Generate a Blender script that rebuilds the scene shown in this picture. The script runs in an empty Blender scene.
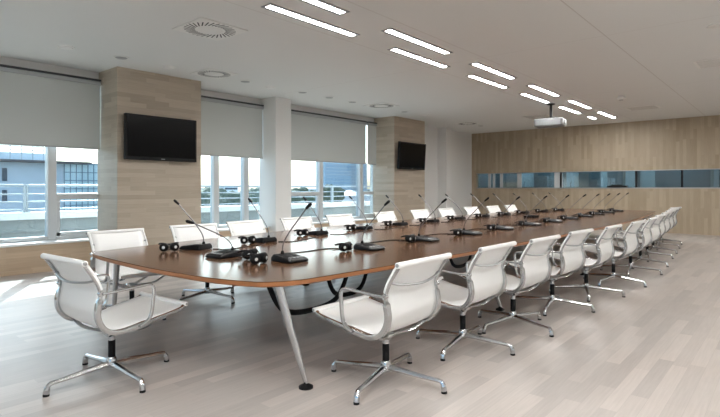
import bpy, bmesh, math, random
from mathutils import Vector, Matrix
random.seed(7)
PI = math.pi
scene = bpy.context.scene
COL = scene.collection
H = 3.34            # ceiling height
XB = 17.2           # far wall
YW = 9.35           # window plane
TOP = 0.73          # table top

# ------------------------------------------------------------------ materials
def new_mat(name):
    m = bpy.data.materials.new(name); m.use_nodes = True
    return m, m.node_tree, m.node_tree.nodes['Principled BSDF']

def solid(name, col, rough=0.5, metal=0.0, noise=0.03, nscale=40.0, coat=0.0, spec=0.5):
    m, t, b = new_mat(name)
    b.inputs['Roughness'].default_value = rough
    b.inputs['Metallic'].default_value = metal
    b.inputs['Coat Weight'].default_value = coat
    b.inputs['Specular IOR Level'].default_value = spec
    n = t.nodes.new('ShaderNodeTexNoise'); n.inputs['Scale'].default_value = nscale
    tc = t.nodes.new('ShaderNodeTexCoord'); t.links.new(tc.outputs['Object'], n.inputs['Vector'])
    r = t.nodes.new('ShaderNodeMix'); r.data_type = 'RGBA'
    r.inputs['A'].default_value = (*[max(0, c*(1-noise)) for c in col], 1)
    r.inputs['B'].default_value = (*[min(1, c*(1+noise)) for c in col], 1)
    t.links.new(n.outputs['Fac'], r.inputs['Factor'])
    t.links.new(r.outputs['Result'], b.inputs['Base Color'])
    return m

def planks(name, c1, c2, c3, length, width, mode, rough=0.45, mortar=0.0015, mcol=0.55, spec=0.5, grain=0.10, coat=0.0, coat_rough=0.2):
    """mode: 'floor' boards along X, 'horizontal' boards on a wall, 'vertical' boards on the far wall"""
    m, t, b = new_mat(name)
    g = t.nodes.new('ShaderNodeNewGeometry')
    s = t.nodes.new('ShaderNodeSeparateXYZ'); t.links.new(g.outputs['Position'], s.inputs[0])
    c = t.nodes.new('ShaderNodeCombineXYZ')
    if mode == 'floor':
        t.links.new(s.outputs['X'], c.inputs['X']); t.links.new(s.outputs['Y'], c.inputs['Y'])
    elif mode == 'horizontal':
        a = t.nodes.new('ShaderNodeMath'); a.operation = 'ADD'
        t.links.new(s.outputs['X'], a.inputs[0]); t.links.new(s.outputs['Y'], a.inputs[1])
        t.links.new(a.outputs[0], c.inputs['X']); t.links.new(s.outputs['Z'], c.inputs['Y'])
    else:
        t.links.new(s.outputs['Z'], c.inputs['X']); t.links.new(s.outputs['Y'], c.inputs['Y'])
    br = t.nodes.new('ShaderNodeTexBrick')
    br.offset = 0.37; br.offset_frequency = 2; br.squash = 1.35; br.squash_frequency = 3
    br.inputs['Scale'].default_value = 1.0
    br.inputs['Brick Width'].default_value = length
    br.inputs['Row Height'].default_value = width
    br.inputs['Mortar Size'].default_value = mortar
    br.inputs['Mortar Smooth'].default_value = 0.2
    br.inputs['Bias'].default_value = 0.0
    br.inputs['Color1'].default_value = (*c1, 1); br.inputs['Color2'].default_value = (*c2, 1)
    br.inputs['Mortar'].default_value = (*[x*mcol for x in c1], 1)
    t.links.new(c.outputs[0], br.inputs['Vector'])
    mp = t.nodes.new('ShaderNodeMapping'); mp.inputs['Scale'].default_value = (3.0, 60.0, 1.0)
    t.links.new(c.outputs[0], mp.inputs['Vector'])
    n = t.nodes.new('ShaderNodeTexNoise'); n.inputs['Scale'].default_value = 1.2; n.inputs['Detail'].default_value = 5
    t.links.new(mp.outputs[0], n.inputs['Vector'])
    n2 = t.nodes.new('ShaderNodeTexNoise'); n2.inputs['Scale'].default_value = 1.7
    t.links.new(c.outputs[0], n2.inputs['Vector'])
    mx = t.nodes.new('ShaderNodeMix'); mx.data_type = 'RGBA'
    t.links.new(br.outputs['Color'], mx.inputs['A']); mx.inputs['B'].default_value = (*c3, 1)
    mr = t.nodes.new('ShaderNodeMapRange'); mr.inputs['From Min'].default_value = 0.35; mr.inputs['From Max'].default_value = 0.7
    mr.inputs['To Max'].default_value = 0.45
    t.links.new(n2.outputs['Fac'], mr.inputs['Value']); t.links.new(mr.outputs[0], mx.inputs['Factor'])
    hs = t.nodes.new('ShaderNodeHueSaturation')
    vr = t.nodes.new('ShaderNodeMapRange'); vr.inputs['From Min'].default_value = 0.3; vr.inputs['From Max'].default_value = 0.7
    vr.inputs['To Min'].default_value = 1-grain; vr.inputs['To Max'].default_value = 1+grain
    t.links.new(n.outputs['Fac'], vr.inputs['Value']); t.links.new(vr.outputs[0], hs.inputs['Value'])
    t.links.new(mx.outputs['Result'], hs.inputs['Color']); t.links.new(hs.outputs[0], b.inputs['Base Color'])
    b.inputs['Roughness'].default_value = rough
    b.inputs['Specular IOR Level'].default_value = spec
    b.inputs['Coat Weight'].default_value = coat; b.inputs['Coat Roughness'].default_value = coat_rough
    return m

def emission(name, col, strength):
    m, t, b = new_mat(name)
    b.inputs['Base Color'].default_value = (*col, 1)
    b.inputs['Emission Color'].default_value = (*col, 1)
    b.inputs['Emission Strength'].default_value = strength
    return m

def glass(name, tint, refl=0.06):
    m = bpy.data.materials.new(name); m.use_nodes = True; t = m.node_tree; t.nodes.clear()
    o = t.nodes.new('ShaderNodeOutputMaterial')
    tr = t.nodes.new('ShaderNodeBsdfTransparent'); tr.inputs[0].default_value = (*tint, 1)
    gl = t.nodes.new('ShaderNodeBsdfGlossy'); gl.inputs['Roughness'].default_value = 0.02
    lw = t.nodes.new('ShaderNodeLayerWeight'); lw.inputs['Blend'].default_value = 0.25
    ma = t.nodes.new('ShaderNodeMath'); ma.operation = 'MULTIPLY_ADD'; ma.inputs[1].default_value = 0.5; ma.inputs[2].default_value = refl
    t.links.new(lw.outputs['Fresnel'], ma.inputs[0])
    mx = t.nodes.new('ShaderNodeMixShader'); t.links.new(ma.outputs[0], mx.inputs[0])
    t.links.new(tr.outputs[0], mx.inputs[1]); t.links.new(gl.outputs[0], mx.inputs[2]); t.links.new(mx.outputs[0], o.inputs[0])
    return m

def mesh_fabric(name, col, see):
    m = bpy.data.materials.new(name); m.use_nodes = True; t = m.node_tree; t.nodes.clear()
    o = t.nodes.new('ShaderNodeOutputMaterial')
    p = t.nodes.new('ShaderNodeBsdfPrincipled'); p.inputs['Base Color'].default_value = (*col, 1); p.inputs['Roughness'].default_value = 0.45
    tl = t.nodes.new('ShaderNodeBsdfTranslucent'); tl.inputs[0].default_value = (*col, 1)
    a = t.nodes.new('ShaderNodeMixShader'); a.inputs[0].default_value = 0.12
    t.links.new(p.outputs[0], a.inputs[1]); t.links.new(tl.outputs[0], a.inputs[2])
    tr = t.nodes.new('ShaderNodeBsdfTransparent')
    w = t.nodes.new('ShaderNodeTexChecker'); w.inputs['Scale'].default_value = 600
    w.inputs['Color1'].default_value = (see*1.6,)*3 + (1,); w.inputs['Color2'].default_value = (see*0.4,)*3 + (1,)
    tc = t.nodes.new('ShaderNodeTexCoord'); t.links.new(tc.outputs['Object'], w.inputs['Vector'])
    b = t.nodes.new('ShaderNodeMixShader'); t.links.new(w.outputs['Color'], b.inputs[0])
    t.links.new(a.outputs[0], b.inputs[1]); t.links.new(tr.outputs[0], b.inputs[2]); t.links.new(b.outputs[0], o.inputs[0])
    return m

M = {}
M['floor'] = planks('floor_oak', (0.56,0.50,0.46), (0.40,0.36,0.335), (0.50,0.47,0.445), 0.9, 0.10, 'floor', rough=0.38, mortar=0.0012, mcol=0.7, grain=0.06, spec=0.45)
M['wood_col'] = planks('column_oak', (0.53,0.455,0.365), (0.41,0.34,0.265), (0.49,0.43,0.35), 0.7, 0.075, 'horizontal', rough=0.5, mortar=0.0008, mcol=0.8, grain=0.06)
M['wood_low'] = planks('low_wall_oak', (0.58,0.45,0.32), (0.48,0.36,0.25), (0.55,0.44,0.32), 0.9, 0.085, 'horizontal', rough=0.5, mortar=0.0008, mcol=0.8, grain=0.06)
M['wood_far'] = planks('far_wall_oak', (0.45,0.37,0.27), (0.34,0.275,0.19), (0.40,0.33,0.245), 0.75, 0.085, 'vertical', rough=0.5, mortar=0.0008, mcol=0.85, grain=0.06)
M['white'] = solid('white_paint', (0.80,0.80,0.79), 0.6, noise=0.01)
M['white_metal'] = solid('white_powder_coat', (0.80,0.81,0.81), 0.35, noise=0.01)
M['frame_alu'] = solid('window_aluminium', (0.62,0.65,0.67), 0.35, 0.3, noise=0.02)
M['blind'] = solid('blind_fabric', (0.58,0.61,0.60), 0.85, noise=0.03, nscale=300)
M['dark_gap'] = solid('dark_recess', (0.06,0.065,0.07), 0.7)
M['cassette'] = solid('blind_cassette', (0.42,0.44,0.45), 0.5)
M['chrome'] = solid('polished_aluminium', (0.60,0.61,0.62), 0.18, 1.0, noise=0.01)
M['satin'] = solid('satin_aluminium', (0.42,0.43,0.44), 0.35, 0.9, noise=0.02)
M['black'] = solid('black_plastic', (0.008,0.008,0.009), 0.42, noise=0.1, spec=0.18)
M['black_satin'] = solid('black_steel', (0.008,0.008,0.009), 0.5, noise=0.1, spec=0.2)
M['neck'] = solid('dark_flexible_metal', (0.20,0.20,0.21), 0.4, 0.8)
M['black_gloss'] = solid('black_glass_screen', (0.002,0.002,0.0025), 0.2, noise=0.1, spec=0.12)
M['grey_plastic'] = solid('grey_plastic', (0.35,0.36,0.37), 0.4)
M['silver'] = solid('silver_disc', (0.75,0.77,0.78), 0.3, 0.3)
M['sling'] = mesh_fabric('white_mesh_fabric', (0.93,0.93,0.92), 0.06)
M['roll'] = solid('white_fabric_hem', (0.90,0.90,0.89), 0.5, noise=0.02, nscale=300)
M['light'] = emission('fluorescent_tube_light', (1.0,0.985,0.955), 44.0)
M['proj'] = solid('projector_casing', (0.13,0.135,0.14), 0.45)
M['proj_end'] = solid('projector_end_white', (0.34,0.35,0.35), 0.45)
M['slat'] = solid('grille_slats', (0.55,0.55,0.53), 0.5)
M['vent_face'] = solid('vent_white_metal', (0.78,0.78,0.76), 0.5)
M['glass'] = glass('window_glass', (0.80,0.90,0.95), 0.04)
M['booth_glass'] = glass('booth_glass', (0.55,0.66,0.70), 0.10)
M['concrete'] = solid('terrace_concrete', (0.34,0.37,0.37), 0.8, noise=0.08, nscale=6)
M['coping'] = solid('white_coping', (0.90,0.91,0.91), 0.6)
M['rail'] = solid('railing_steel', (0.42,0.47,0.50), 0.35, 0.4)
M['bld'] = solid('blue_grey_cladding', (0.60,0.66,0.68), 0.7, noise=0.1, nscale=1.5)
M['bld_grid'] = solid('facade_grid', (0.22,0.30,0.34), 0.5)
M['bld_dark'] = solid('dark_window', (0.05,0.075,0.10), 0.2)
M['bld_glass'] = solid('reflective_facade', (0.62,0.80,0.80), 0.3, noise=0.35, nscale=0.6)
M['bld_blue'] = solid('blue_tower_cladding', (0.42,0.54,0.62), 0.5, noise=0.08, nscale=0.8)
M['eave'] = solid('canopy_beams', (0.16,0.14,0.13), 0.7)
M['leaf'] = solid('tree_leaves', (0.11,0.15,0.10), 0.8, noise=0.4, nscale=1.5)
M['bark'] = solid('tree_bark', (0.08,0.06,0.045), 0.9)
M['ground'] = solid('city_ground', (0.22,0.25,0.26), 0.9, noise=0.2, nscale=0.05)
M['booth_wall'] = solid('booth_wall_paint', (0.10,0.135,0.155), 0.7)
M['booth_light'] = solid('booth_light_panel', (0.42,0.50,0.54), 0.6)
M['booth_wood'] = solid('booth_panel_wood', (0.28,0.21,0.15), 0.6)

# table veneer
def veneer(name, a, b_, rough):
    m, t, b = new_mat(name)
    tc = t.nodes.new('ShaderNodeTexCoord')
    mp = t.nodes.new('ShaderNodeMapping'); mp.inputs['Scale'].default_value = (0.5, 9.0, 1.0)
    t.links.new(tc.outputs['Object'], mp.inputs['Vector'])
    n = t.nodes.new('ShaderNodeTexNoise'); n.inputs['Scale'].default_value = 2.5; n.inputs['Detail'].default_value = 6; n.inputs['Distortion'].default_value = 0.6
    t.links.new(mp.outputs[0], n.inputs['Vector'])
    mx = t.nodes.new('ShaderNodeMix'); mx.data_type = 'RGBA'
    mx.inputs['A'].default_value = (*a, 1); mx.inputs['B'].default_value = (*b_, 1)
    t.links.new(n.outputs['Fac'], mx.inputs['Factor']); t.links.new(mx.outputs['Result'], b.inputs['Base Color'])
    b.inputs['Roughness'].default_value = rough
    b.inputs['Specular IOR Level'].default_value = 0.34
    return m
M['table'] = veneer('walnut_veneer', (0.095,0.046,0.024), (0.16,0.080,0.042), 0.17)
M['table_edge'] = veneer('cherry_edge_band', (0.30,0.12,0.045), (0.38,0.16,0.065), 0.3)

# ceiling with panel joints
def ceiling_mat():
    m, t, b = new_mat('ceiling_panels')
    g = t.nodes.new('ShaderNodeNewGeometry'); s = t.nodes.new('ShaderNodeSeparateXYZ')
    t.links.new(g.outputs['Position'], s.inputs[0])
    def line(axis, pos, w):
        a = t.nodes.new('ShaderNodeMath'); a.operation = 'SUBTRACT'; a.inputs[1].default_value = pos
        t.links.new(s.outputs[axis], a.inputs[0])
        ab = t.nodes.new('ShaderNodeMath'); ab.operation = 'ABSOLUTE'; t.links.new(a.outputs[0], ab.inputs[0])
        l = t.nodes.new('ShaderNodeMath'); l.operation = 'LESS_THAN'; l.inputs[1].default_value = w
        t.links.new(ab.outputs[0], l.inputs[0]); return l.outputs[0]
    acc = None
    for ax, p, w in [('Y',3.68,.006),('Y',4.68,.006),('Y',1.92,.008),('Y',.3,.006),('X',7.25,.004),('X',11.6,.004),('X',15.4,.004)]:
        o = line(ax, p, w)
        if acc is None: acc = o
        else:
            mx = t.nodes.new('ShaderNodeMath'); mx.operation = 'MAXIMUM'
            t.links.new(acc, mx.inputs[0]); t.links.new(o, mx.inputs[1]); acc = mx.outputs[0]
    c = t.nodes.new('ShaderNodeMix'); c.data_type = 'RGBA'
    c.inputs['A'].default_value = (0.74,0.75,0.74,1); c.inputs['B'].default_value = (0.60,0.59,0.57,1)
    t.links.new(acc, c.inputs['Factor']); t.links.new(c.outputs['Result'], b.inputs['Base Color'])
    b.inputs['Roughness'].default_value = 0.7
    return m
M['ceiling'] = ceiling_mat()

# ------------------------------------------------------------------ mesh helpers
def new_bm(): return bmesh.new()

def box(bm, lo, hi, mat=None):
    vs = [bm.verts.new((x,y,z)) for x in (lo[0],hi[0]) for y in (lo[1],hi[1]) for z in (lo[2],hi[2])]
    if mat is not None:
        for v in vs: v.co = mat @ v.co
    f = [(0,1,3,2),(4,6,7,5),(0,4,5,1),(2,3,7,6),(0,2,6,4),(1,5,7,3)]
    return [bm.faces.new([vs[i] for i in q]) for q in f]

def sweep(bm, pts, w, h=None, up=(0,0,1), seg=10, widths=None, round_=True):
    """tube or flat bar along pts. w = radius across, h = radius in the other direction"""
    pts = [Vector(p) for p in pts]; h = w if h is None else h
    rings = []; up = Vector(up)
    for i, p in enumerate(pts):
        a = pts[max(0, i-1)]; b = pts[min(len(pts)-1, i+1)]
        t = (b-a).normalized()
        side = t.cross(up)
        if side.length < 1e-4: side = t.cross(Vector((1,0,0)) if abs(t.x) < .9 else Vector((0,1,0)))
        side.normalize(); nn = side.cross(t).normalized()
        k = widths[i] if widths else 1.0
        ring = []
        for j in range(seg):
            an = 2*PI*j/seg
            c, s = math.cos(an), math.sin(an)
            if not round_:
                e = 0.45
                c = math.copysign(abs(c)**e, c); s = math.copysign(abs(s)**e, s)
            ring.append(bm.verts.new(p + side*c*w*k + nn*s*h*k))
        rings.append(ring)
    for i in range(len(rings)-1):
        for j in range(seg):
            bm.faces.new([rings[i][j], rings[i][(j+1)%seg], rings[i+1][(j+1)%seg], rings[i+1][j]])
    bm.faces.new(rings[0]); bm.faces.new(list(reversed(rings[-1])))

def lathe(bm, prof, loc=(0,0,0), seg=20, mat=None):
    """prof: list of (r, z)"""
    rings = []
    for r, z in prof:
        ring = []
        for j in range(seg):
            v = Vector((r*math.cos(2*PI*j/seg), r*math.sin(2*PI*j/seg), z))
            if mat is not None: v = mat @ v
            ring.append(bm.verts.new(v + Vector(loc)))
        rings.append(ring)
    for i in range(len(rings)-1):
        for j in range(seg):
            bm.faces.new([rings[i][j], rings[i][(j+1)%seg], rings[i+1][(j+1)%seg], rings[i+1][j]])
    bm.faces.new(list(reversed(rings[0]))); bm.faces.new(rings[-1])

def prism(bm, outline, z0, z1):
    b = [bm.verts.new((x,y,z0)) for x,y in outline]; t = [bm.verts.new((x,y,z1)) for x,y in outline]
    n = len(outline)
    for i in range(n): bm.faces.new([b[i], b[(i+1)%n], t[(i+1)%n], t[i]])
    bm.faces.new(list(reversed(b))); bm.faces.new(t)

def rrect(x0, y0, x1, y1, r, n=5):
    out = []
    for cx, cy, a0 in ((x1-r,y0+r,-PI/2),(x1-r,y1-r,0),(x0+r,y1-r,PI/2),(x0+r,y0+r,PI)):
        for k in range(n+1):
            a = a0 + PI/2*k/n
            out.append((cx+r*math.cos(a), cy+r*math.sin(a)))
    return out

def smooth_path(pts, n=6):
    """Catmull-Rom through pts"""
    P = [Vector(p) for p in pts]; out = []
    for i in range(len(P)-1):
        p0 = P[max(i-1,0)]; p1 = P[i]; p2 = P[i+1]; p3 = P[min(i+2,len(P)-1)]
        for k in range(n):
            t = k/n
            out.append(0.5*((2*p1)+(p2-p0)*t+(2*p0-5*p1+4*p2-p3)*t*t+(3*p1-p0-3*p2+p3)*t**3))
    out.append(P[-1]); return out

def obj(name, bm, mat, parent=None, smooth=False, bevel=0.0, loc=None):
    bmesh.ops.recalc_face_normals(bm, faces=bm.faces)
    me = bpy.data.meshes.new(name); bm.to_mesh(me); bm.free()
    me.materials.append(mat)
    o = bpy.data.objects.new(name, me); COL.objects.link(o)
    if parent is not None: o.parent = parent
    if loc: o.location = loc
    if smooth:
        me.polygons.foreach_set('use_smooth', [True]*len(me.polygons))
        try: me.set_sharp_from_angle(angle=math.radians(40))
        except Exception: pass
    if bevel:
        md = o.modifiers.new('bevel', 'BEVEL'); md.width = bevel; md.segments = 2; md.limit_method = 'ANGLE'
    return o

def struct(name, bm, mat, parent=None, **k):
    o = obj(name, bm, mat, parent, **k)
    if parent is None: o['kind'] = 'structure'
    return o

def tag(o, label, cat, group=None):
    o['label'] = label; o['category'] = cat
    if group: o['group'] = group
    return o

def thing(name, label, cat, loc=(0,0,0), rz=0.0, group=None):
    o = bpy.data.objects.new(name, None); COL.objects.link(o)
    o.location = loc; o.rotation_euler = (0,0,rz); o.empty_display_size = 0.1
    return tag(o, label, cat, group)

def copy_tree(o, parent=None):
    c = o.copy(); COL.objects.link(c)
    if parent is not None: c.parent = parent
    for ch in list(o.children): copy_tree(ch, c)
    return c

def boxes(*bs):
    bm = new_bm()
    for lo, hi in bs: box(bm, lo, hi)
    return bm

def ratio(px):            # x / y of the plan direction in which the photo's column px lies
    k = (px-360)/510.0
    return (0.7604+0.6494*k)/(0.6494-0.7604*k)

ORD = ['first','second','third','fourth','fifth','sixth','seventh','eighth','ninth','tenth','eleventh','twelfth','thirteenth','fourteenth']

# ------------------------------------------------------------------ room shell
X0, Y0 = -3.5, -3.5
struct('floor', boxes(((X0-.2,Y0-.2,-.1),(XB+.2,YW+.25,0))), M['floor'])
struct('ceiling', boxes(((X0-.2,Y0-.2,H),(XB+.2,YW+.25,H+.15))), M['ceiling'])
# far wall with the long band window
BZ0, BZ1 = 1.335, 1.84
bm = boxes(((XB,Y0-.2,0),(XB+.2,YW+.25,BZ0)), ((XB,Y0-.2,BZ1),(XB+.2,YW+.25,H)),
           ((XB,9.0,BZ0),(XB+.2,YW+.25,BZ1)), ((XB,Y0-.2,BZ0),(XB+.2,-1.0,BZ1)))
struct('wall_far', bm, M['wood_far'])
struct('trim_1', boxes(((XB-.012,-1.0,BZ0-.03),(XB+.19,9.0,BZ0)), ((XB-.012,-1.0,BZ1),(XB+.19,9.0,BZ1+.02))), M['satin'])
# window side wall: low wall, sill, fascia, end piece
wins = [(-3.0, 4.0), (5.2, 7.65), (7.72, 11.7)]
bm = boxes(((X0-.2,9.0,0),(13.0,YW+.25,.43)))
struct('wall_window_side', bm, M['wood_low'])
struct('baseboard_window_side', boxes(((X0,8.985,0),(13.0,9.0,.06))), M['wood_low'])
struct('trim_2', boxes(((X0,8.97,.43),(13.0,YW+.02,.465))), M['white_metal'], bevel=.004)      # sill
bm = boxes(((X0-.2,9.28,3.21),(13.0,YW+.25,H)))
struct('trim_3', bm, M['white'])                                                              # fascia
bm = boxes(((13.0,9.2,0),(XB,YW+.25,H)))
struct('wall_window_end', bm, M['white'])
bm = boxes(((X0-.2,YW-.05,.465),(-3.0,YW+.25,3.21)), ((4.0,YW-.02,.465),(5.2,YW+.25,3.21)), ((7.65,YW-.02,.465),(7.72,YW+.25,3.21)),
           ((11.7,YW-.02,.465),(13.0,YW+.25,3.21)))
struct('wall_window_piers', bm, M['white'])
# right wall and rear wall (behind the camera), unseen window added there for daylight fill
struct('wall_right', boxes(((X0-.2,Y0-.2,0),(XB,Y0,H))), M['white'])
bm = boxes(((X0-.2,Y0,0),(X0,YW,.45)), ((X0-.2,Y0,2.9),(X0,YW,H)), ((X0-.2,Y0,.45),(X0,-2.6,2.9)), ((X0-.2,2.6,.45),(X0,YW,2.9)))
struct('wall_rear', bm, M['white'])
for n, (a, b) in enumerate(((-2.6,2.6),)):
    bm = new_bm(); k = 4
    for i in range(k+1):
        y = a+(b-a)*i/k; box(bm, (X0-.14, max(a,y-.03), .45), (X0-.06, min(b,y+.03), 2.9))
    box(bm, (X0-.14,a,.45),(X0-.06,b,.51)); box(bm, (X0-.14,a,2.84),(X0-.06,b,2.9))
    w = struct('window_%d'%(n+4), bm, M['frame_alu'])
    obj('pane', boxes(((X0-.105,a,.5),(X0-.095,b,2.85))), M['glass'], w)

# columns
def column(name, x0, x1, y0, mat, label):
    bm = new_bm(); box(bm, (x0,y0,0),(x1,YW-.02,H)); o = obj(name, bm, mat, bevel=.004); o['kind'] = 'structure'
    return o
column('trim_4', 3.82, 5.39, 8.56, M['wood_col'], '')
column('trim_5', 7.38, 7.84, 8.76, M['white'], '')
column('trim_6', 11.5, 13.05, 8.56, M['wood_col'], '')
column('trim_7', 14.8, 15.15, 8.86, M['white'], '')

# windows
mull = {0:[-2.93,-1.6,-.04,1.53,3.09,3.98], 1:[5.22,6.22,6.99,7.63], 2:[7.74,9.35,10.95,11.68]}
transom = {0:[(-1.6,-.04),(3.09,4.65)], 1:[], 2:[(7.2,9.35),(10.95,12.5)]}
for i, (a, b) in enumerate(wins):
    bm = new_bm()
    for x in mull[i]:
        hw = .065 if mull[i].index(x) not in (0, len(mull[i])-1) else .01
        box(bm, (x-hw, YW-.06, .465), (x+hw, YW+.08, 3.21))
    box(bm, (a, YW-.05, .465), (b, YW+.07, .53)); box(bm, (a, YW-.05, 3.13), (b, YW+.07, 3.21))
    w = struct('window_%d'%(i+1), bm, M['frame_alu'], bevel=.006)
    for t0, t1 in transom[i]:
        c0, c1 = max(t0,a), min(t1,b)
        bs = [((c0+.01, YW-.055, 1.13),(c1-.01, YW+.05, 1.22)), ((c0+.02,YW-.05,.53),(c1-.02,YW+.04,.585))]
        if c0 == t0: bs.append(((t0+.06,YW-.05,.53),(t0+.12,YW+.04,1.13)))
        if c1 == t1: bs.append(((t1-.12,YW-.05,.53),(t1-.06,YW+.04,1.13)))
        obj('transom', boxes(*bs), M['frame_alu'], w)
    for j in range(len(mull[i])-1):
        obj('pane', boxes(((mull[i][j], YW+.01, .5),(mull[i][j+1], YW+.02, 3.18))), M['glass'], w)

# blinds
def blind(x0, x1, label):
    t = thing('roller_blind', label, 'blind', ((x0+x1)/2, 9.2, 0), 0, 'roller blinds on the window side')
    w = (x1-x0)/2
    obj('fabric', boxes(((-w+.01,0,2.0),(w-.01,.004,3.1))), M['blind'], t)
    obj('bottom_bar', boxes(((-w+.01,-.008,1.985),(w-.01,.012,2.008))), M['cassette'], t)
    obj('cassette', boxes(((-w,-.03,3.1),(w,.06,3.165))), M['cassette'], t, bevel=.006)
    obj('mounting_rail', boxes(((-w,-.035,3.17),(w,.08,3.2))), M['dark_gap'], t)
blind(-2.9, 1.0, 'wide grey roller blind at the near end of the window side')
blind(1.02, 3.817, 'grey roller blind left of the near wood-clad column with a television')
blind(5.393, 7.377, 'grey roller blind between near wood-clad column and square white column')
blind(7.843, 11.03, 'wide grey roller blind right of the square white column')
blind(11.1, 11.497, 'narrow strip of grey roller blind against the far wood-clad column')

# ------------------------------------------------------------------ televisions
def television(loc, tilt, label):
    t = thing('television', label, 'television', loc, 0)
    t.rotation_euler = (tilt, 0, 0)
    w, h = .66, .385
    bm = new_bm(); box(bm, (-w,0,-h),(w,.07,h)); box(bm, (-w*.6,.07,-h*.6),(w*.6,.1,h*.6))
    obj('casing', bm, M['black'], t, bevel=.01)
    obj('screen', boxes(((-w+.035,-.003,-h+.06),(w-.035,.002,h-.035))), M['black_gloss'], t)
    obj('maker_badge', boxes(((-.035,-.004,-h+.022),(.035,.001,-h+.034))), M['grey_plastic'], t)
    obj('wall_bracket', boxes(((-.2,.1,-.15),(.2,.145,.15))), M['black_satin'], t)
television((4.545,8.41,2.18), 0.0, 'black flat television on the near wood-clad column')
television((12.16,8.38,2.235), math.radians(3.5), 'black flat television on the far wood-clad column, tilted down')

# ------------------------------------------------------------------ ceiling fittings
def strip_light(x0, x1, y, label):
    t = thing('ceiling_light', label, 'ceiling light', ((x0+x1)/2, y, H), 0, 'recessed strip lights in two rows')
    w = (x1-x0)/2
    bm = boxes(((-w,-.085,-.01),(w,-.044,.0)), ((-w,.044,-.01),(w,.085,.0)), ((-w,-.044,-.01),(-w+.03,.044,.0)), ((w-.03,-.044,-.01),(w,.044,.0)))
    obj('frame', bm, M['grey_plastic'], t)
    obj('diffuser', boxes(((-w+.03,-.044,-.004),(w-.03,.044,-.001))), M['light'], t)
for k in range(0, 6):
    x = 2.84+2.31*k
    n = '%s from the near end' % ORD[k]
    strip_light(x, x+1.52, 3.96, 'recessed strip light, %s in the row nearer the room middle' % n)
for k in range(0, 6):
    x = 3.60+2.31*k
    n = '%s from the near end' % ORD[k]
    strip_light(x, x+(1.5 if k < 5 else .6), 4.44, 'recessed strip light, %s in the row nearer the windows' % n)

for y0, word in ((-1.0,'third'),):  # row never in view, added to light the right floor and chair backs
    for k in range(-2, 6):
        x = (2.84 if y0 > -1.2 else 3.6)+2.31*k
        strip_light(x, x+1.5, y0, 'added unseen fill strip light, %s from the near end of the %s row' % (ORD[k+2], word))
for y0, word in ((1.3,'left'),(.5,'right')):  # short rows out of view, added to brighten the front floor
    for k in (-2,-1):
        x = 2.7+2.31*k
        strip_light(x, x+1.5, y0, 'added unseen fill strip light over the camera end, %s one of the %s pair' % (('rear','front')[k+2], word))

def swirl_vent(x, y, s, label, slots=30):
    t = thing('ceiling_vent', label, 'air vent', (x,y,H), 0, 'square swirl air vents in the ceiling')
    obj('face_plate', boxes(((-s,-s,-.012),(s,s,0))), M['vent_face'], t, bevel=.004)
    bm = new_bm()
    for k in range(slots):
        a = 2*PI*k/slots
        m = Matrix.Rotation(a, 4, 'Z') @ Matrix.Translation((s*.74,0,0)) @ Matrix.Rotation(.45,4,'Z')
        box(bm, (-s*.21,-.008,-.0135),(s*.21,.008,-.0115), m)
    obj('slots', bm, M['dark_gap'], t)
    bm = new_bm(); lathe(bm, [(s*.45,-.012),(s*.43,-.016),(s*.05,-.018)], seg=32); obj('centre_disc', bm, M['vent_face'], t, smooth=True)
swirl_vent(3.70,5.67,.34,'large square swirl air vent in the ceiling left of the strip lights')
swirl_vent(5.17,7.8,.30,'square swirl air vent above the near wood-clad column')
swirl_vent(9.85,7.72,.32,'square swirl air vent near the far wood-clad column')
swirl_vent(14.3,7.8,.30,'square swirl air vent beyond the far wood-clad column')
def grille(x, y, sx, sy, label):
    t = thing('ceiling_grille', label, 'air vent', (x,y,H), 0, 'slatted air grilles in the ceiling')
    obj('frame', boxes(((-sx,-sy,-.01),(sx,sy,0))), M['vent_face'], t, bevel=.003)
    bm = new_bm()
    for i in range(9):
        u = -sx*.85+i*sx*.2125
        box(bm, (u-.012,-sy*.85,-.0125),(u+.012,sy*.85,-.0095))
    obj('slats', bm, M['slat'], t)
grille(14.37,2.92,.3,.36,'pale square air grille in the ceiling right of the projector')
grille(14.3,5.55,.34,.36,'pale square air grille in the ceiling behind the projector')
grille(9.95,.95,.3,.3,'pale square air grille at the right edge of the picture')
spots = [(2.82,7.94,0),(3.6,7.93,1),(4.39,7.96,0),(5.93,7.92,1),(6.6,8.0,0),(7.39,7.9,1),(8.2,7.9,1),(8.98,7.9,1),(11.0,7.85,1),(11.9,7.8,0),(15.1,7.75,1)]
for i, (x, y, kd) in enumerate(spots):
    t = thing('ceiling_downlight' if not kd else 'ceiling_speaker',
              'small round %s, %s from the near end of the row along the windows' % ('white downlight' if not kd else 'grey ceiling speaker', ORD[i]),
              'downlight' if not kd else 'speaker', (x,y,H), 0, 'small round ceiling fittings along the windows')
    bm = new_bm(); lathe(bm, [(.115,0),(.112,-.008),(.095,-.012),(.09,-.010)], seg=28); obj('rim', bm, M['vent_face'], t, smooth=True)
    bm = new_bm(); lathe(bm, [(.088,-.010),(.08,-.014 if kd else -.022),(.03,-.016 if kd else -.028)], seg=28)
    obj('cover', bm, M['grey_plastic'] if kd else M['white'], t, smooth=True)
t = thing('smoke_detector', 'white smoke detector on the ceiling right of the projector', 'smoke detector', (12.27,2.92,H))
bm = new_bm(); lathe(bm, [(.06,0),(.06,-.02),(.09,-.03),(.085,-.06),(.05,-.08),(.02,-.082)], seg=24); obj('housing', bm, M['vent_face'], t, smooth=True)
bm = new_bm(); lathe(bm, [(.045,-.078),(.04,-.09)], seg=20); obj('sensor_cap', bm, M['grey_plastic'], t, smooth=True)
t = thing('ceiling_speaker', 'round white ceiling speaker at the top right corner', 'speaker', (7.7,.72,H))
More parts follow.
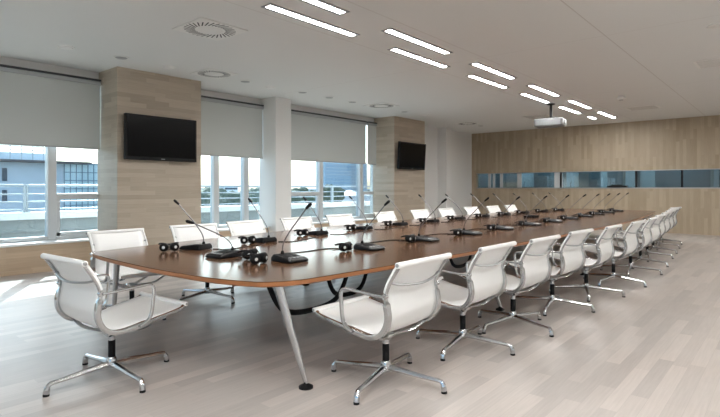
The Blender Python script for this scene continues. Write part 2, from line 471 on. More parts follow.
bm = new_bm(); lathe(bm, [(.13,0),(.125,-.012),(.1,-.018)], seg=28); obj('rim', bm, M['vent_face'], t, smooth=True)
bm = new_bm(); lathe(bm, [(.1,-.016),(.06,-.024),(.02,-.025)], seg=28); obj('cover', bm, M['vent_face'], t, smooth=True)

# projector
t = thing('projector', 'grey ceiling projector hanging from a black pole above the table', 'projector', (12.3,4.47,0), math.radians(-82))
bm = new_bm(); lathe(bm, [(.09,H),(.09,H-.02),(.04,H-.03),(.032,H-.03),(.032,3.02),(.06,3.01),(.06,2.995)], seg=20)
obj('mount_pole', bm, M['black_satin'], t, smooth=True)
bm = new_bm()
for a in range(4):
    an = PI/4+a*PI/2
    sweep(bm, [(0,0,3.0),(.12*math.cos(an),.12*math.sin(an),3.0),(.17*math.cos(an),.14*math.sin(an),2.975)], .014, .008)
obj('mount_bracket', bm, M['black_satin'], t)
bm = new_bm(); prism(bm, rrect(-.36,-.22,.30,.22,.07), 2.79, 2.98); obj('casing', bm, M['proj'], t, bevel=.03, smooth=True)
obj('vent_end', boxes(((.29,-.17,2.815),(.315,.17,2.96))), M['proj_end'], t, bevel=.006)
bm = new_bm()
for k in range(6): box(bm, (.314,-.11,2.84+k*.016),(.318,.06,2.85+k*.016))
obj('vent_grille', bm, M['black_satin'], t)
m = Matrix.Rotation(PI/2,4,'X')
bm = new_bm(); lathe(bm, [(.055,0),(.055,.03),(.045,.035)], (-.18,.25,2.9), 20, m); obj('lens', bm, M['black_gloss'], t, smooth=True)

# ------------------------------------------------------------------ table
right_e = [(2.5,2.40),(4,2.31),(6,2.25),(8,2.24),(10,2.28),(12,2.41),(14,2.62)]
left_e = [(14,5.28),(12,5.42),(10,5.48),(8,5.49),(6,5.45),(4.6,5.36),(3.4,5.2),(2.5,5.05)]
pts = [(1.86,3.62,0),(1.90,3.0,0),(2.0,2.62,0),(2.10,2.50,0),(2.22,2.44,0)] + [(x,y,0) for x,y in right_e] + \
      [(14.85,2.73,0),(15.0,2.80,0),(15.08,2.95,0),(15.15,4.0,0),(15.08,4.9,0),(15.0,5.08,0),(14.85,5.15,0)] + \
      [(x,y,0) for x,y in left_e] + [(2.12,4.97,0),(2.0,4.93,0),(1.94,4.84,0),(1.90,4.6,0),(1.87,4.1,0)]
loop = smooth_path(pts + [pts[0]], 5)[:-1]
outline = [(p.x,p.y) for p in loop]
CX, CY = 8.5, 3.85
tb = thing('conference_table', 'very long dark walnut conference table on slim metal legs', 'table', (CX,CY,0))
loc_out = [(x-CX,y-CY) for x,y in outline]
bm = new_bm(); prism(bm, loc_out, TOP-.006, TOP); obj('tabletop', bm, M['table'], tb)
bm = new_bm(); n = len(loc_out)
def inset(o, d):
    res = []
    for i in range(len(o)):
        a = Vector(o[i-1]); b = Vector(o[(i+1)%len(o)]); t_ = (b-a).normalized()
        res.append((o[i][0]-t_.y*d, o[i][1]+t_.x*d))
    return res
prof = [(0.0,TOP-.006),(0.0,TOP-.030),(.012,TOP-.038)]
rings = [[bm.verts.new((x,y,z)) for x,y in inset(loc_out,d)] for d,z in prof]
for a in range(len(rings)-1):
    for i in range(n): bm.faces.new([rings[a][i], rings[a][(i+1)%n], rings[a+1][(i+1)%n], rings[a+1][i]])
bm.faces.new(rings[-1]); bm.faces.new(list(reversed(rings[0])))
obj('edge_band', bm, M['table_edge'], tb)
legs = [((2.22,2.62),(2.33,2.46)),((2.12,4.75),(2.2,5.02)),((5.1,2.62),(5.18,2.43)),((4.75,4.9),(4.8,5.07)),
        ((8.0,2.62),(8.08,2.45)),((8.0,5.1),(8.08,5.3)),((11.0,2.68),(11.08,2.5)),((11.0,5.05),(11.08,5.25)),((14.5,2.95),(14.4,2.8)),((14.5,4.85),(14.4,5.0))]
for i, ((tx,ty),(fx,fy)) in enumerate(legs):
    bm = new_bm()
    P = [Vector((tx-CX,ty-CY,TOP-.038)), Vector((fx-CX,fy-CY,.03))]
    ps = [P[0].lerp(P[1], k/8) for k in range(9)]
    sweep(bm, ps, .036, .024, up=(1,0,0), seg=14, widths=[1.15,1.1,1.02,.95,.88,.8,.72,.62,.5])
    lg = obj('leg', bm, M['chrome'], tb, smooth=True)
    bm = new_bm(); lathe(bm, [(.048,0),(.048,.012),(.03,.022),(.014,.03),(.014,.04)], (fx-CX,fy-CY,0), 20); obj('foot_disc', bm, M['black'], lg, smooth=True)
for i, (ux, uy, w) in enumerate(((3.1,3.2,.50),(3.8,3.4,.33),(6.15,3.45,.35),(7.6,3.5,.35),(9.3,3.6,.35),(11.6,3.7,.35),(13.2,3.8,.35))):
    bm = new_bm()
    path = smooth_path([(ux-w-CX,uy-CY,TOP-.04),(ux-w*.93-CX,uy-CY,.52),(ux-w*.62-CX,uy-CY,.31),(ux-CX,uy-CY,.26),(ux+w*.62-CX,uy-CY,.31),(ux+w*.93-CX,uy-CY,.52),(ux+w-CX,uy-CY,TOP-.04)], 5)
    sweep(bm, path, .024, .016, up=(0,1,0), seg=10)
    o = obj('cable_cradle', bm, M['black_satin'], tb, smooth=True); o['label'] = 'black curved strap hanging under the tabletop'

# ------------------------------------------------------------------ chairs
def make_chair():
    t = thing('conference_chair', 'x', 'chair', (0,0,0), 0, 'white mesh conference chairs')
    prof = [(.385,.480),(.36,.462),(.28,.445),(.15,.425),(.0,.398),(-.09,.390),(-.165,.408),(-.215,.46),(-.235,.53),(-.222,.61),(-.215,.66),(-.235,.72),(-.275,.79),(-.315,.85)]
    # x is forward here: local forward = +Y
    path = smooth_path([(0,f,z) for f,z in prof], 4)
    HW = .288
    wd = []
    for p in path:
        wd.append(1.0 if p.y > .1 else (1.45 if p.z < .62 else .85))
    for s in (-1,1):
        bm = new_bm()
        sweep(bm, [(s*HW,p.y,p.z-.004) for p in path], .012, .021, up=(1,0,0), seg=8, round_=False, widths=wd)
        # sweep's "w" lies across up; keep the bar deep in profile, slim in width
        for v in bm.verts: v.co.x = s*HW + (v.co.x-s*HW)*.75
        obj('side_frame', bm, M['chrome'], t, smooth=True)
    # sling: woven sheet between the frames
    bm = new_bm(); nx = 8; rows = []
    for p in path:
        row = []
        for i in range(nx+1):
            u = -1+2*i/nx
            sag = (1-u*u)
            dy = -.012*sag if p.z > .5 else 0
            dz = -.014*sag if p.z < .5 else 0
            row.append(bm.verts.new((u*(HW-.004), p.y+.006+dy, p.z+.010+dz)))
        rows.append(row)
    for a in range(len(rows)-1):
        for i in range(nx): bm.faces.new([rows[a][i],rows[a][i+1],rows[a+1][i+1],rows[a+1][i]])
    sl = obj('sling', bm, M['sling'], t, smooth=True)
    md = sl.modifiers.new('thick','SOLIDIFY'); md.thickness = .003
    for s in (-1,1):
        bm = new_bm(); up_ = [p for p in path if p.z > .665 and p.y < 0]
        sweep(bm, [(s*(HW+.002),p.y+.004,p.z+.004) for p in up_], .013, seg=8)
        obj('side_hem', bm, M['roll'], sl, smooth=True)
    for (nm, f, z, r) in (('top_roll',-.318,.856,.019),('front_roll',.388,.484,.015)):
        bm = new_bm(); sweep(bm, [(-HW-.02,f,z),(-HW-.018,f,z),(HW+.018,f,z),(HW+.02,f,z)], r, seg=16, widths=[.8,1,1,.8]); r_ = obj(nm, bm, M['roll'], t, smooth=True)
        for s in (-1,1):
            bm = new_bm(); sweep(bm, [(s*(HW+.019),f,z),(s*(HW+.024),f,z)], r*.6, seg=12)
            obj('end_cap', bm, M['satin'], r_)
    # spreaders
    bm = new_bm(); sweep(bm, smooth_path([(-HW,-.235,.745),(-.2,-.262,.722),(0,-.285,.708),(.2,-.262,.722),(HW,-.235,.745)],5), .011, .008, seg=8)
    obj('back_spreader', bm, M['satin'], t, smooth=True)
    bm = new_bm()
    for f0, f1 in ((-.13,-.03),(.17,.06)):
        sweep(bm, smooth_path([(-HW,f0,.392 if f0<0 else .42),(-.17,f0*.8,.345),(0,f1,.325),(.17,f0*.8,.345),(HW,f0,.392 if f0<0 else .42)],5), .016, .010, seg=8)
    lathe(bm, [(.045,.30),(.06,.315),(.06,.335),(.03,.345)], seg=16)
    obj('seat_spreader', bm, M['chrome'], t, smooth=True)
    # armrests
    for s in (-1,1):
        bm = new_bm(); X = s*(HW+.024)
        sweep(bm, smooth_path([(X,-.215,.655),(X,-.16,.656),(X,.0,.665),(X,.08,.670),(X,.118,.661),(X,.132,.63),(X,.128,.57),(X,.115,.47),(X,.085,.425),(X,.03,.40)],4), .008, .014, up=(1,0,0), seg=8, round_=False)
        lathe(bm, [(.016,-.016),(.016,.016)], (s*(HW+.01),-.218,.655), 12, Matrix.Rotation(PI/2,4,'Y'))
        obj('armrest', bm, M['chrome'], t, smooth=True)
    bm = new_bm(); lathe(bm, [(.022,.26),(.022,.325)], seg=16); pc = obj('column', bm, M['chrome'], t, smooth=True)
    bm = new_bm(); lathe(bm, [(.024,.135),(.024,.262)], seg=16); obj('gas_sleeve', bm, M['black'], pc, smooth=True)
    bt = obj('base_hub', (lambda b:(lathe(b, [(.034,.075),(.036,.085),(.034,.13),(.027,.145),(.025,.147)], seg=18), b)[1])(new_bm()), M['chrome'], t, smooth=True)
    return t
def base_legs():
    out = []
    for k in range(4):
        a = k*PI/2
        R = Matrix.Rotation(a,4,'Z')
        bm = new_bm()
        ps = smooth_path([(0,.02,.10),(0,.12,.094),(0,.25,.082),(0,.375,.074),(0,.398,.066),(0,.408,.05),(0,.416,.014)],3)
        wd = [1.45-.5*min(1,p.y/.36)+(.25 if p.z < .055 else 0) for p in ps]
        sweep(bm, [R@p for p in ps], .017, .0155, seg=8, widths=wd)
        lm = bm
        out.append((lm, R@Vector((0,.415,0))))
    return out
# leg meshes are shared; each chair gets its own base angle
LEGM = []
for lm, fp in base_legs():
    tmp = obj('leg', lm, M['chrome'], smooth=True); me = tmp.data; bpy.data.objects.remove(tmp)
    g = new_bm(); lathe(g, [(.019,0),(.019,.012),(.013,.02)], fp, 14)
    tmp = obj('glide', g, M['black']); gm = tmp.data; bpy.data.objects.remove(tmp)
    LEGM.append((me, gm))
def add_legs(chair, ang):
    for me, gm in LEGM:
        l = bpy.data.objects.new('leg', me); COL.objects.link(l); l.parent = chair; l.rotation_euler = (0,0,ang)
        g = bpy.data.objects.new('glide', gm); COL.objects.link(g); g.parent = l

proto = make_chair(); used = [False]
def place_chair(x, y, rz, base_ang, label, group):
    c = proto if not used[0] else copy_tree(bare)
    if not used[0]:
        used[0] = True
    c.location = (x,y,0); c.rotation_euler = (0,0,rz)
    c['label'] = label; c['group'] = group
    return c, base_ang - rz
chairs = []
bare = proto
rows_r = [(2.76,2.125,0.5,12),(3.79,2.11,0,8),(4.65,2.05,-2,-14),(5.65,2.04,-3,10),(6.62,1.97,0,20),(7.7,1.93,-2,-10),(8.8,1.96,1,8),(9.85,2.04,-3,-5),(10.9,2.14,-2,15),(11.9,2.23,-4,0),(12.9,2.33,-7,10),(13.85,2.43,-10,5)]
for i, (x,y,rz,ba) in enumerate(rows_r):
    c, a = place_chair(x,y,math.radians(rz),math.radians(ba),
        'white mesh armchair, %s from near end on right side of table' % ORD[i], 'white chairs along the right side of the table')
    chairs.append((c,a))
rows_l = [(2.47,5.2,3,20),(3.42,5.3,-3,10),(4.3,5.41,4,-8),(5.3,5.5,0,12),(6.3,5.54,-2,0),(7.58,5.56,2,10),(8.75,5.56,0,5),(9.8,5.57,0,10),(10.88,5.53,0,0),(11.88,5.47,-1,12),(12.8,5.42,0,8)]
for i, (x,y,rz,ba) in enumerate(rows_l):
    c, a = place_chair(x,y,math.radians(180+rz),math.radians(ba),
        'white mesh armchair, %s from near end on window side of table' % ORD[i], 'white chairs along the window side of the table')
    chairs.append((c,a))
c, a = place_chair(1.58,3.625,math.radians(-87),math.radians(2),'white mesh armchair alone at the near end of table, left foreground','white chair at the near end of the table')
del c['group']
chairs.append((c,a))
for c, a in chairs: add_legs(c, a)

# ------------------------------------------------------------------ microphones and headsets
def make_mic():
    t = thing('microphone_unit', 'x', 'microphone', (0,0,0), 0, 'gooseneck microphone units')
    # user side is -Y, gooseneck springs from the back (+Y)
    bm = new_bm()
    o = rrect(-.105,-.135,.105,.12,.03,4)
    b = [bm.verts.new((x,y,.004)) for x,y in o]
    m1 = [bm.verts.new((x,y,.018+.012*(y+.135)/.255)) for x,y in o]
    t2 = [bm.verts.new((x*.86,y*.88,.032+.022*(y+.135)/.255)) for x,y in o]
    n = len(o)
    for A, B in ((b,m1),(m1,t2)):
        for i in range(n): bm.faces.new([A[i],A[(i+1)%n],B[(i+1)%n],B[i]])
    bm.faces.new(list(reversed(b))); bm.faces.new(t2)
    obj('base', bm, M['black'], t, smooth=True)
    bm = new_bm(); sl = .022/.255
    def onto(x0,y0,x1,y1,h):
        z = lambda y: .032+sl*(y+.135)
        vs = [bm.verts.new(v) for v in ((x0,y0,z(y0)-.002),(x1,y0,z(y0)-.002),(x1,y1,z(y1)-.002),(x0,y1,z(y1)-.002),(x0,y0,z(y0)+h),(x1,y0,z(y0)+h),(x1,y1,z(y1)+h),(x0,y1,z(y1)+h))]
        for q in ((0,3,2,1),(4,5,6,7),(0,1,5,4),(1,2,6,5),(2,3,7,6),(3,0,4,7)): bm.faces.new([vs[i] for i in q])
    for k in range(7): onto(-.06,-.02+k*.012,.06,-.013+k*.012,.0022)
    obj('speaker_grille', bm, M['black_satin'], t)
    bm = new_bm()
    for k in range(4): onto(-.07+k*.037,-.095,-.045+k*.037,-.075,.004)
    obj('buttons', bm, M['grey_plastic'], t)
    bm = new_bm(); lathe(bm, [(.016,.05),(.014,.066),(.008,.078)], (0,.085,0), 14); obj('socket', bm, M['black'], t, smooth=True)
    bm = new_bm()
    path = smooth_path([(0,.085,.07),(0,.083,.10),(0,.072,.135),(0,.045,.178),(0,-.02,.25),(0,-.12,.345),(0,-.215,.435)],5)
    sweep(bm, path, .0052, seg=8); nk = obj('gooseneck', bm, M['neck'], t, smooth=True)
    bm = new_bm()
    sweep(bm, [(0,-.205,.427),(0,-.212,.433),(0,-.25,.460),(0,-.262,.469),(0,-.268,.473)], .012, seg=12, widths=[.5,.95,1.15,1,.5]); obj('microphone_head', bm, M['black'], nk, smooth=True)
    return t
def make_headset():
    t = thing('headset', 'x', 'headphones', (0,0,0), 0, 'black headsets')
    # lying with its cups upright on the table, band folded back
    for s in (-1,1):
        bm = new_bm(); mt = Matrix.Rotation(PI/2,4,'X') @ Matrix.Rotation(s*.35,4,'Y')
        lathe(bm, [(.02,-.03),(.038,-.026),(.041,.0),(.039,.014),(.028,.022)], (s*.046,0,.042), 20, mt)
        e = obj('ear_cup', bm, M['black'], t, smooth=True)
        bm = new_bm(); lathe(bm, [(.014,.0215),(.012,.025),(.004,.026)], (s*.046,0,.042), 16, mt); obj('silver_cap', bm, M['silver'], e, smooth=True)
    bm = new_bm()
    sweep(bm, smooth_path([(-.05,.0,.078),(-.075,.03,.076),(-.07,.075,.062),(0,.10,.055),(.07,.075,.062),(.075,.03,.076),(.05,.0,.078)],5), .014, .007, seg=8)
    obj('headband', bm, M['black'], t, smooth=True)
    bm = new_bm()
    sweep(bm, smooth_path([(.05,.012,.02),(.085,.05,.004),(.08,.11,.003),(.04,.15,.003),(-.03,.14,.003)],4), .0025, seg=6)
    obj('cord', bm, M['black'], t)
    return t
mproto = make_mic(); hproto = make_headset()
right_m = [(2.76+1.02*k, y) for k, y in enumerate([3.11,3.12,3.14,3.14,3.17,3.17,3.18,3.22,3.27,3.32,3.37,3.42])]
left_m = [(2.72,4.40),(3.57,4.44),(4.56,4.61),(5.55,4.69),(6.53,4.77),(7.5,4.79),(8.5,4.83),(9.5,4.83),(10.5,4.83),(11.5,4.82),(12.5,4.75),(13.5,4.7)]
first = [True]
def place_mic(x, y, rz, label, hx, hy, hrz, hlabel, grp):
    if first[0]: m_, h_ = mproto, hproto; first[0] = False
    else: m_, h_ = copy_tree(mproto), copy_tree(hproto)
    m_.location = (x,y,TOP); m_.rotation_euler = (0,0,rz); m_['label'] = label; m_['group'] = 'microphone units on the ' + grp
    h_.location = (hx,hy,TOP); h_.rotation_euler = (0,0,hrz); h_['label'] = hlabel; h_['group'] = 'headsets on the ' + grp
for i, (x,y) in enumerate(right_m):
    jit = random.uniform(-.1,.1)
    hx, hy, hr = (x-.25, y+.06, .1) if i < 2 else (x-.225, y+.06+random.uniform(-.03,.03), random.uniform(-.2,.3))
    place_mic(x, y, jit, 'black gooseneck microphone unit, %s from the near end in the right-hand row' % ORD[i], hx, hy, hr,
              'black headset beside the %s microphone from the near end, right-hand row' % ORD[i], 'right half of the table')
for i, (x,y) in enumerate(left_m):
    jit = random.uniform(-.1,.1) if i else .35
    hx, hy, hr = (x-.27, y+.02, -.4) if i == 0 else (x-.24, y-.02+random.uniform(-.03,.05), random.uniform(-.3,.2))
    place_mic(x, y, PI+jit, 'black gooseneck microphone unit, %s from the near end in the window-side row' % ORD[i], hx, hy, hr,
              'black headset beside the %s microphone from the near end, window-side row' % ORD[i], 'window half of the table')
m_ = copy_tree(mproto); m_.location = (2.57,3.72,TOP); m_.rotation_euler = (0,0,-PI/2+.08); del m_['group']
m_['label'] = 'black gooseneck microphone unit in the middle of the near end, before the lone chair'
h_ = copy_tree(hproto); h_.location = (2.63,3.43,TOP); h_.rotation_euler = (0,0,.2); del h_['group']
h_['label'] = 'black headset right of the microphone at the middle of the near end'
for ch in m_.children:
    if ch.name.startswith('gooseneck'):
        pv = Vector((0,.085,.07)); ch.rotation_euler = (math.radians(20),0,0)
        ch.location = pv - Matrix.Rotation(math.radians(20),3,'X') @ pv
# flat hub box in the table centre
t = thing('connection_box', 'flat black connection box in the centre line of the table', 'electronics', (9.93,4.0,TOP))
bm = new_bm(); prism(bm, rrect(-.16,-.1,.16,.1,.03), 0, .045); obj('housing', bm, M['black'], t, bevel=.01)
bm = new_bm(); prism(bm, rrect(-.10,-.06,.10,.06,.02), .044, .052); obj('lid', bm, M['black_gloss'], t)
# cables joining the units
def cable(pts, label, grp):
    bm = new_bm(); sweep(bm, smooth_path([(a,b,TOP+.0045) for a,b in pts],6), .0045, seg=6)
    tag(obj('cable', bm, M['black'], smooth=True), label, 'cable', grp)
for row, word in ((right_m,'right-hand'),(left_m,'window-side')):
    sgn = 1 if row is right_m else -1
    for i in range(11):
        (xa,ya),(xb,yb) = row[i],row[i+1]
        y1, y2 = ya+sgn*(.29 if sgn > 0 else .2), yb+sgn*(.29 if sgn > 0 else .2)
        cable([(xa+.09,ya+sgn*.14),(xa+.2,y1+sgn*.05),((xa+xb)/2,(y1+y2)/2+random.uniform(.02,.06)*sgn),(xb-.2,y2+sgn*.03),(xb-.09,yb+sgn*.14)],
              'thin black cable between the %s and %s microphones of the %s row' % (ORD[i],ORD[i+1],word), 'cables joining the microphone units')

# ------------------------------------------------------------------ booths behind the far band window
wf = struct('window_5', (lambda b: b)(boxes(*[((XB+.07, XB/ratio(px)-w, BZ0), (XB+.13, XB/ratio(px)+w, BZ1)) for px, w in ((488.5,.05),(493,.04),(500.5,.05),(518.5,.08),(557.5,.13))])), M['frame_alu'])
obj('dark_mullion', boxes(*[((XB+.07, XB/ratio(px)-w, BZ0), (XB+.13, XB/ratio(px)+w, BZ1)) for px, w in ((560,.03),(635.5,.025),(681.5,.025))]), M['black_satin'], wf)
obj('pane', boxes(((XB+.095,-1.0,BZ0),(XB+.105,9.0,BZ1))), M['booth_glass'], wf)
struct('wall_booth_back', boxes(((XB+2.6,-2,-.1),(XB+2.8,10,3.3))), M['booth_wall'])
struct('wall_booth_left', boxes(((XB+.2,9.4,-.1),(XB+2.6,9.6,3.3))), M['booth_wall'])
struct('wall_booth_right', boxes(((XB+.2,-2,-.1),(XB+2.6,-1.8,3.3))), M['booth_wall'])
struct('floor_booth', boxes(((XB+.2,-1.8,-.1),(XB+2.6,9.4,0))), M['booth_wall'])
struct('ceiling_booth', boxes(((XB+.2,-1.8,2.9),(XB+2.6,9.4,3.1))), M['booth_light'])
bm = boxes(*[((XB+1.25, y-.04, 0), (XB+2.6, y+.04, 2.9)) for y in (1.9,4.3,6.2,7.9)])
struct('wall_booth_partitions', bm, M['booth_light'])
XC = XB+2.55
for i,(a,b,mt,lb) in enumerate(((470,480,'booth_light','pale panel on the booth wall at the far left'),(500,517,'booth_wood','brown wood panel low on the booth back wall'),(601,607,'booth_light','tall pale panel in the booth behind the right-hand microphones'),(640,655,'booth_light','white board in the booth behind the glass band'),)):
    ya, yb = XC/ratio(a), XC/ratio(b)
    z0, z1 = (.9,1.55) if mt == 'booth_wood' else (1.0,2.3)
    tag(obj('wall_panel', boxes(((XC,min(ya,yb),z0),(XC+.05,max(ya,yb),z1))), M[mt], bevel=.005), lb, 'panel', 'wall panels inside the booths')
for i,(px,lb) in enumerate(((528,'dark desk console in the second booth from the left'),(548,'dark desk console beside the thick pale mullion'),(575,'dark desk console behind the middle of the glass band'),(618,'dark desk console behind the right part of the glass band'),(668,'dark desk console at the right end of the glass band'))):
    y = (XB+.9)/ratio(px)
    t = thing('interpreter_console', lb, 'electronics', (XB+.9,y,1.25), 0, 'desk consoles inside the booths')
    bm = new_bm(); box(bm,(-.15,-.25,0),(.15,.25,.1)); obj('housing', bm, M['black'], t, bevel=.02)
    bm = new_bm(); sweep(bm, smooth_path([(0,.15,.1),(0,.15,.2),(-.05,.1,.3)],4), .008, seg=6); obj('stalk', bm, M['black'], t)
dk = thing('booth_desk', 'long narrow desk running behind the glass band', 'desk', (0,0,0))
obj('desk_top', boxes(((XB+.6,-1.75,1.21),(XB+1.2,9.35,1.25))), M['booth_wood'], dk)
for y in (-1.6,.9,3.1,5.2,7.2,9.2): obj('support_panel', boxes(((XB+.7,y-.02,0),(XB+1.15,y+.02,1.21))), M['booth_wood'], dk)
bm = new_bm(); box(bm,(-.06,-.28,0),(.12,.28,.06)); box(bm,(-.03,-.16,.06),(.1,.16,.09))
tag(obj('camera_box', bm, M['black'], bevel=.01, loc=(XB+.02,(XB)/ratio(617),BZ0)), 'flat dark box on the ledge of the glass band', 'electronics')
for i, y in enumerate((.2,3.1,5.2,7.0,8.7)):  # unseen area lights added to brighten the closed booths
    l = bpy.data.lights.new('booth_fill','AREA'); l.energy = 24; l.size = .6; l.color = (.85,.95,1.0)
    lo = bpy.data.objects.new('booth_fill', l); COL.objects.link(lo); lo.location = (XB+1.6,y,2.88)
    tag(lo, 'added unseen fill light in the %s booth from the right' % ORD[i], 'ceiling light', 'added fill lights inside the booths')

# ------------------------------------------------------------------ outside
struct('terrace_floor', boxes(((-12,YW+.25,-.25),(40,11.6,-.05))), M['concrete'])
o = struct('terrace_wall', boxes(((-12,11.5,-.05),(40,11.75,.70)), ((-12,11.47,.2),(40,11.5,.24)), ((-12,11.47,.45),(40,11.5,.49))), M['concrete'])
obj('coping', boxes(((-12,11.38,.70),(40,11.85,.84))), M['coping'], o, bevel=.01)
rl = thing('terrace_railing', 'tubular steel railing along the terrace wall outside the windows', 'railing', (0,11.45,.84))
for z in (.06,.21,.36,.53):
    bm = new_bm(); sweep(bm, [(-12,0,z),(40,0,z)], .014 if z < .5 else .026, seg=10); obj('rail', bm, M['rail'], rl, smooth=True)
for k in range(-4,12):
    x = 3.34+2.89*k; bm = new_bm()
    box(bm,(x-.04,-.03,-.0),(x-.01,.03,.56)); box(bm,(x+.01,-.03,-.0),(x+.04,.03,.56)); box(bm,(x-.07,-.06,0),(x+.07,.06,.02))
    obj('post', bm, M['rail'], rl)
GZ = -12.0
struct('ground', boxes(((-400,12,GZ-.5),(900,900,GZ))), M['ground'])
def at(px, Y, py=None):        # plan position on column px at depth Y from the window side
    x = ratio(px)*Y
    d = .7604*x+.6494*Y
    return (x, Y) if py is None else (x, Y, 1.32+(188-py)*d/510)
# near blue-grey building
Y = 45.0
xa, _, zt = at(-60, Y, 158); xb, _ = at(130, Y)
bd = thing('office_building', 'blue-grey office block with projecting roof beams, far left', 'building', (0,0,0))
bm = boxes(((xa,Y,GZ),(xb,Y+14,zt))); obj('wall', bm, M['bld'], bd)
x1,_,z1 = at(62,Y,153); x0,_,z0 = at(-40,Y,150)
obj('roof_storey', boxes(((x0+1,Y+2,zt),(x1,Y+10,zt+.75))), M['bld'], bd)
bm = new_bm(); xs = at(-40,Y)[0]; xe = at(86,Y)[0]; n = 34
box(bm,(xs,Y-1.0,zt-.12),(xe,Y-.9,zt+.05)); box(bm,(xs,Y-.1,zt-.12),(xe,Y,zt+.05))
for i in range(n):
    x = xs+(xe-xs)*i/(n-1); box(bm,(x-.06,Y-1.05,zt-.1),(x+.06,Y,zt))
obj('roof_beams', bm, M['eave'], bd)
gx0 = at(64,Y)[0]; gx1 = at(99,Y)[0]; gz1 = at(70,Y,164)[2]; gz0 = at(70,Y,230)[2]
f = obj('glass_facade', boxes(((gx0,Y-.05,gz0),(gx1,Y,gz1))), M['bld_glass'], bd)
bm = new_bm()
for i in range(7): x = gx0+(gx1-gx0)*i/6; box(bm,(x-.03,Y-.1,gz0),(x+.03,Y-.05,gz1))
for i in range(9): z = gz0+(gz1-gz0)*i/8; box(bm,(gx0,Y-.1,z-.03),(gx1,Y-.05,z+.03))
obj('grid', bm, M['bld_grid'], f)
for px, pa, pb in ((4,168,181),(4,190,202)):
    a = at(px-2,Y)[0]; b = at(px+3,Y)[0]
    obj('window', boxes(((a,Y-.05,at(px,Y,pb)[2]),(b,Y+.05,at(px,Y,pa)[2]))), M['bld_dark'], bd)
rr = obj('roof_rail', (lambda b:(sweep(b,[(x0+1,Y+1.0,zt+1.2),(x1-1,Y+1.0,zt+1.2)],.04,seg=6), sweep(b,[(x0+1,Y+1.0,zt+.9),(x1-1,Y+1.0,zt+.9)],.03,seg=6),
      [sweep(b,[(x0+1+(x1-x0-2)*k/6,Y+1.0,zt),(x0+1+(x1-x0-2)*k/6,Y+1.0,zt+1.2)],.04,seg=6) for k in range(7)], b)[-1])(new_bm()), M['rail'], bd)
# blue tower
Y = 140.0
xa,_,zt = at(325,Y,160.5); xb = at(367,Y)[0]
tw = thing('tower_building', 'blue glass tower seen through the window beside the far column', 'building', (0,0,0))
obj('wall', boxes(((xa,Y,GZ),(xb,Y+3,zt))), M['bld_blue'], tw)
bm = new_bm()
for i in range(1,9): z = 0+(zt)*i/9; box(bm,(xa+.5,Y-.12,z-.12),(xb-.5,Y,z+.12))
obj('window_bands', bm, M['bld'], tw)
# white tent roof
Y = 60.0; xc,_,z = at(350,Y,190)
bm = new_bm(); lathe(bm, [(4.0,-3.0),(4.0,-1.0),(2.0,-.45),(.1,.0)], (xc,Y,z), 8)
tag(obj('tent_pavilion', bm, M['coping']), 'white pointed tent roof below the blue tower', 'tent')
# low city blocks
for i,(a,b,py,Y) in enumerate(((200,214,188,190),(224,238,186,240),(262,300,190,210),(300,326,189,170),(368,380,189,150),(430,470,186,200))):
    xa,_,zt = at(a,Y,py); xb = at(b,Y)[0]
    t = thing('apartment_block', ['low pale block at the left of the middle windows','small pale block on the horizon behind the treetops','long low block left of the tower','low block directly beside the tower','low block right of the tower','low block behind the far column'][i], 'building', (0,0,0), 0, 'low city blocks on the horizon')
    obj('wall', boxes(((xa,Y,GZ),(xb,Y+12,zt))), M['bld'], t)
    bm = new_bm()
    for k in range(3): box(bm,(xa+.5,Y-.1,zt-2-k*3),(xb-.5,Y,zt-1-k*3))
    obj('window_bands', bm, M['bld_dark'], t)
# trees
def tree(x, y, ztop, r, label):
    t = thing('tree', label, 'tree', (x,y,GZ), 0, 'trees beyond the terrace')
    bm = new_bm(); h = ztop-GZ
    sweep(bm, [(0,0,0),(.1,0,h*.3),(0,.1,h*.6)], .3, seg=8, widths=[1.2,.9,.5]); obj('trunk', bm, M['bark'], t)
    bm = new_bm()
    for k in range(9):
        a = random.uniform(0,2*PI); rr_ = random.uniform(0,.6)*r; s = random.uniform(.45,.7)*r
        zz = h - s - random.uniform(0,1.1)*r
        if k == 0: rr_ = 0; zz = h-s
        ret = bmesh.ops.create_icosphere(bm, subdivisions=3, radius=s, matrix=Matrix.Translation((rr_*math.cos(a),rr_*math.sin(a),zz)))
        for v in ret['verts']:
            v.co += Vector((random.uniform(-1,1),random.uniform(-1,1),random.uniform(-1,1)))*s*.10
    obj('crown', bm, M['leaf'], t)
tr = [(201,44,190),(208,66,187),(221,82,188),(233,50,191),(245,64,190),(252,76,188),(259,92,187),(295,62,188),(303,85,187),(312,52,190),(329,48,184),(336,80,188),(343,90,189),(358,80,190),(369,70,190),(436,90,188)]
for i,(px,Y,py) in enumerate(tr):
    x,_,z = at(px,Y,py)
    tree(x,Y,z,random.uniform(1.7,2.3),'leafy green tree, %s from the left beyond the terrace railing' % (ORD+['fifteenth','sixteenth'])[i])

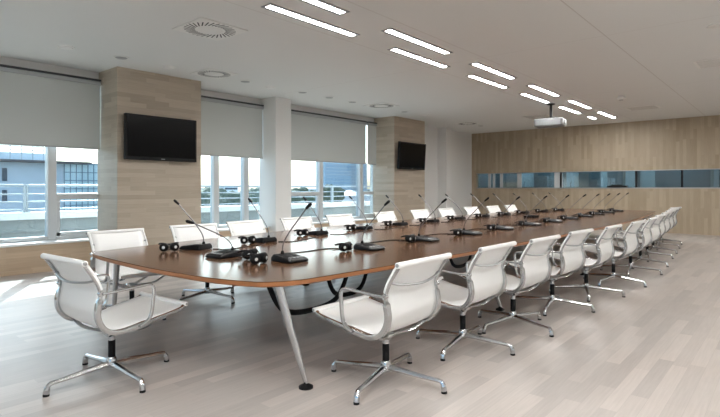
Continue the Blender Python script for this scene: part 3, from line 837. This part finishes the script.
# ------------------------------------------------------------------ light
w = bpy.data.worlds.new('sky'); scene.world = w; w.use_nodes = True
t = w.node_tree; bg = t.nodes['Background']
sky = t.nodes.new('ShaderNodeTexSky'); sky.sky_type = 'NISHITA'; sky.sun_disc = False
sky.sun_elevation = math.radians(39); sky.sun_rotation = math.radians(30); sky.air_density = 1.0; sky.dust_density = 3.0; sky.ozone_density = 1.5
hs = t.nodes.new('ShaderNodeHueSaturation'); hs.inputs['Saturation'].default_value = 0.8
t.links.new(sky.outputs[0], hs.inputs['Color']); t.links.new(hs.outputs[0], bg.inputs['Color'])
SKY = 0.28
bg.inputs['Strength'].default_value = SKY
sl = bpy.data.lights.new('sun','SUN'); sl.energy = 6.0; sl.angle = math.radians(.6); sl.color = (1,.95,.88)
so = bpy.data.objects.new('sun', sl); COL.objects.link(so)
d = Vector((-.58,-1.0,-.90)).normalized()
so.rotation_euler = d.to_track_quat('-Z','Y').to_euler(); so.location = (5,20,15)
tag(so, 'afternoon sun shining in through the windows', 'sun')
# light portals in the window openings (sample the sky)
def portal(loc, sx, sy, rot):
    l = bpy.data.lights.new('sky_portal','AREA'); l.shape = 'RECTANGLE'; l.size = sx; l.size_y = sy; l.energy = 1
    l.cycles.is_portal = True
    o = bpy.data.objects.new('sky_portal', l); COL.objects.link(o); o.location = loc; o.rotation_euler = rot
for a, b in wins: portal(((a+b)/2, YW+.3, 1.3), b-a, 1.6, (-PI/2,0,0))
for a, b in ((-2.6,2.6),): portal((X0-.25,(a+b)/2,1.68), b-a, 2.5, (0,-PI/2,0))

# ------------------------------------------------------------------ camera
cam = bpy.data.cameras.new('camera'); co = bpy.data.objects.new('camera', cam); COL.objects.link(co)
cam.sensor_width = 36; cam.lens = 510/720*36; cam.shift_y = -20.5/720; cam.clip_end = 2000; cam.clip_start = .05
co.location = (0,0,1.32)
co.rotation_euler = Vector((.7604,.6494,0)).to_track_quat('-Z','Y').to_euler()
scene.camera = co
scene.view_settings.view_transform = 'Standard'; scene.view_settings.look = 'None'
scene.view_settings.gamma = 1; scene.view_settings.use_curve_mapping = False
scene.view_settings.exposure = 0.95
scene.cycles.use_denoising = True
scene.cycles.max_bounces = 10; scene.cycles.diffuse_bounces = 5; scene.cycles.transparent_max_bounces = 16
scene.cycles.sample_clamp_indirect = 6
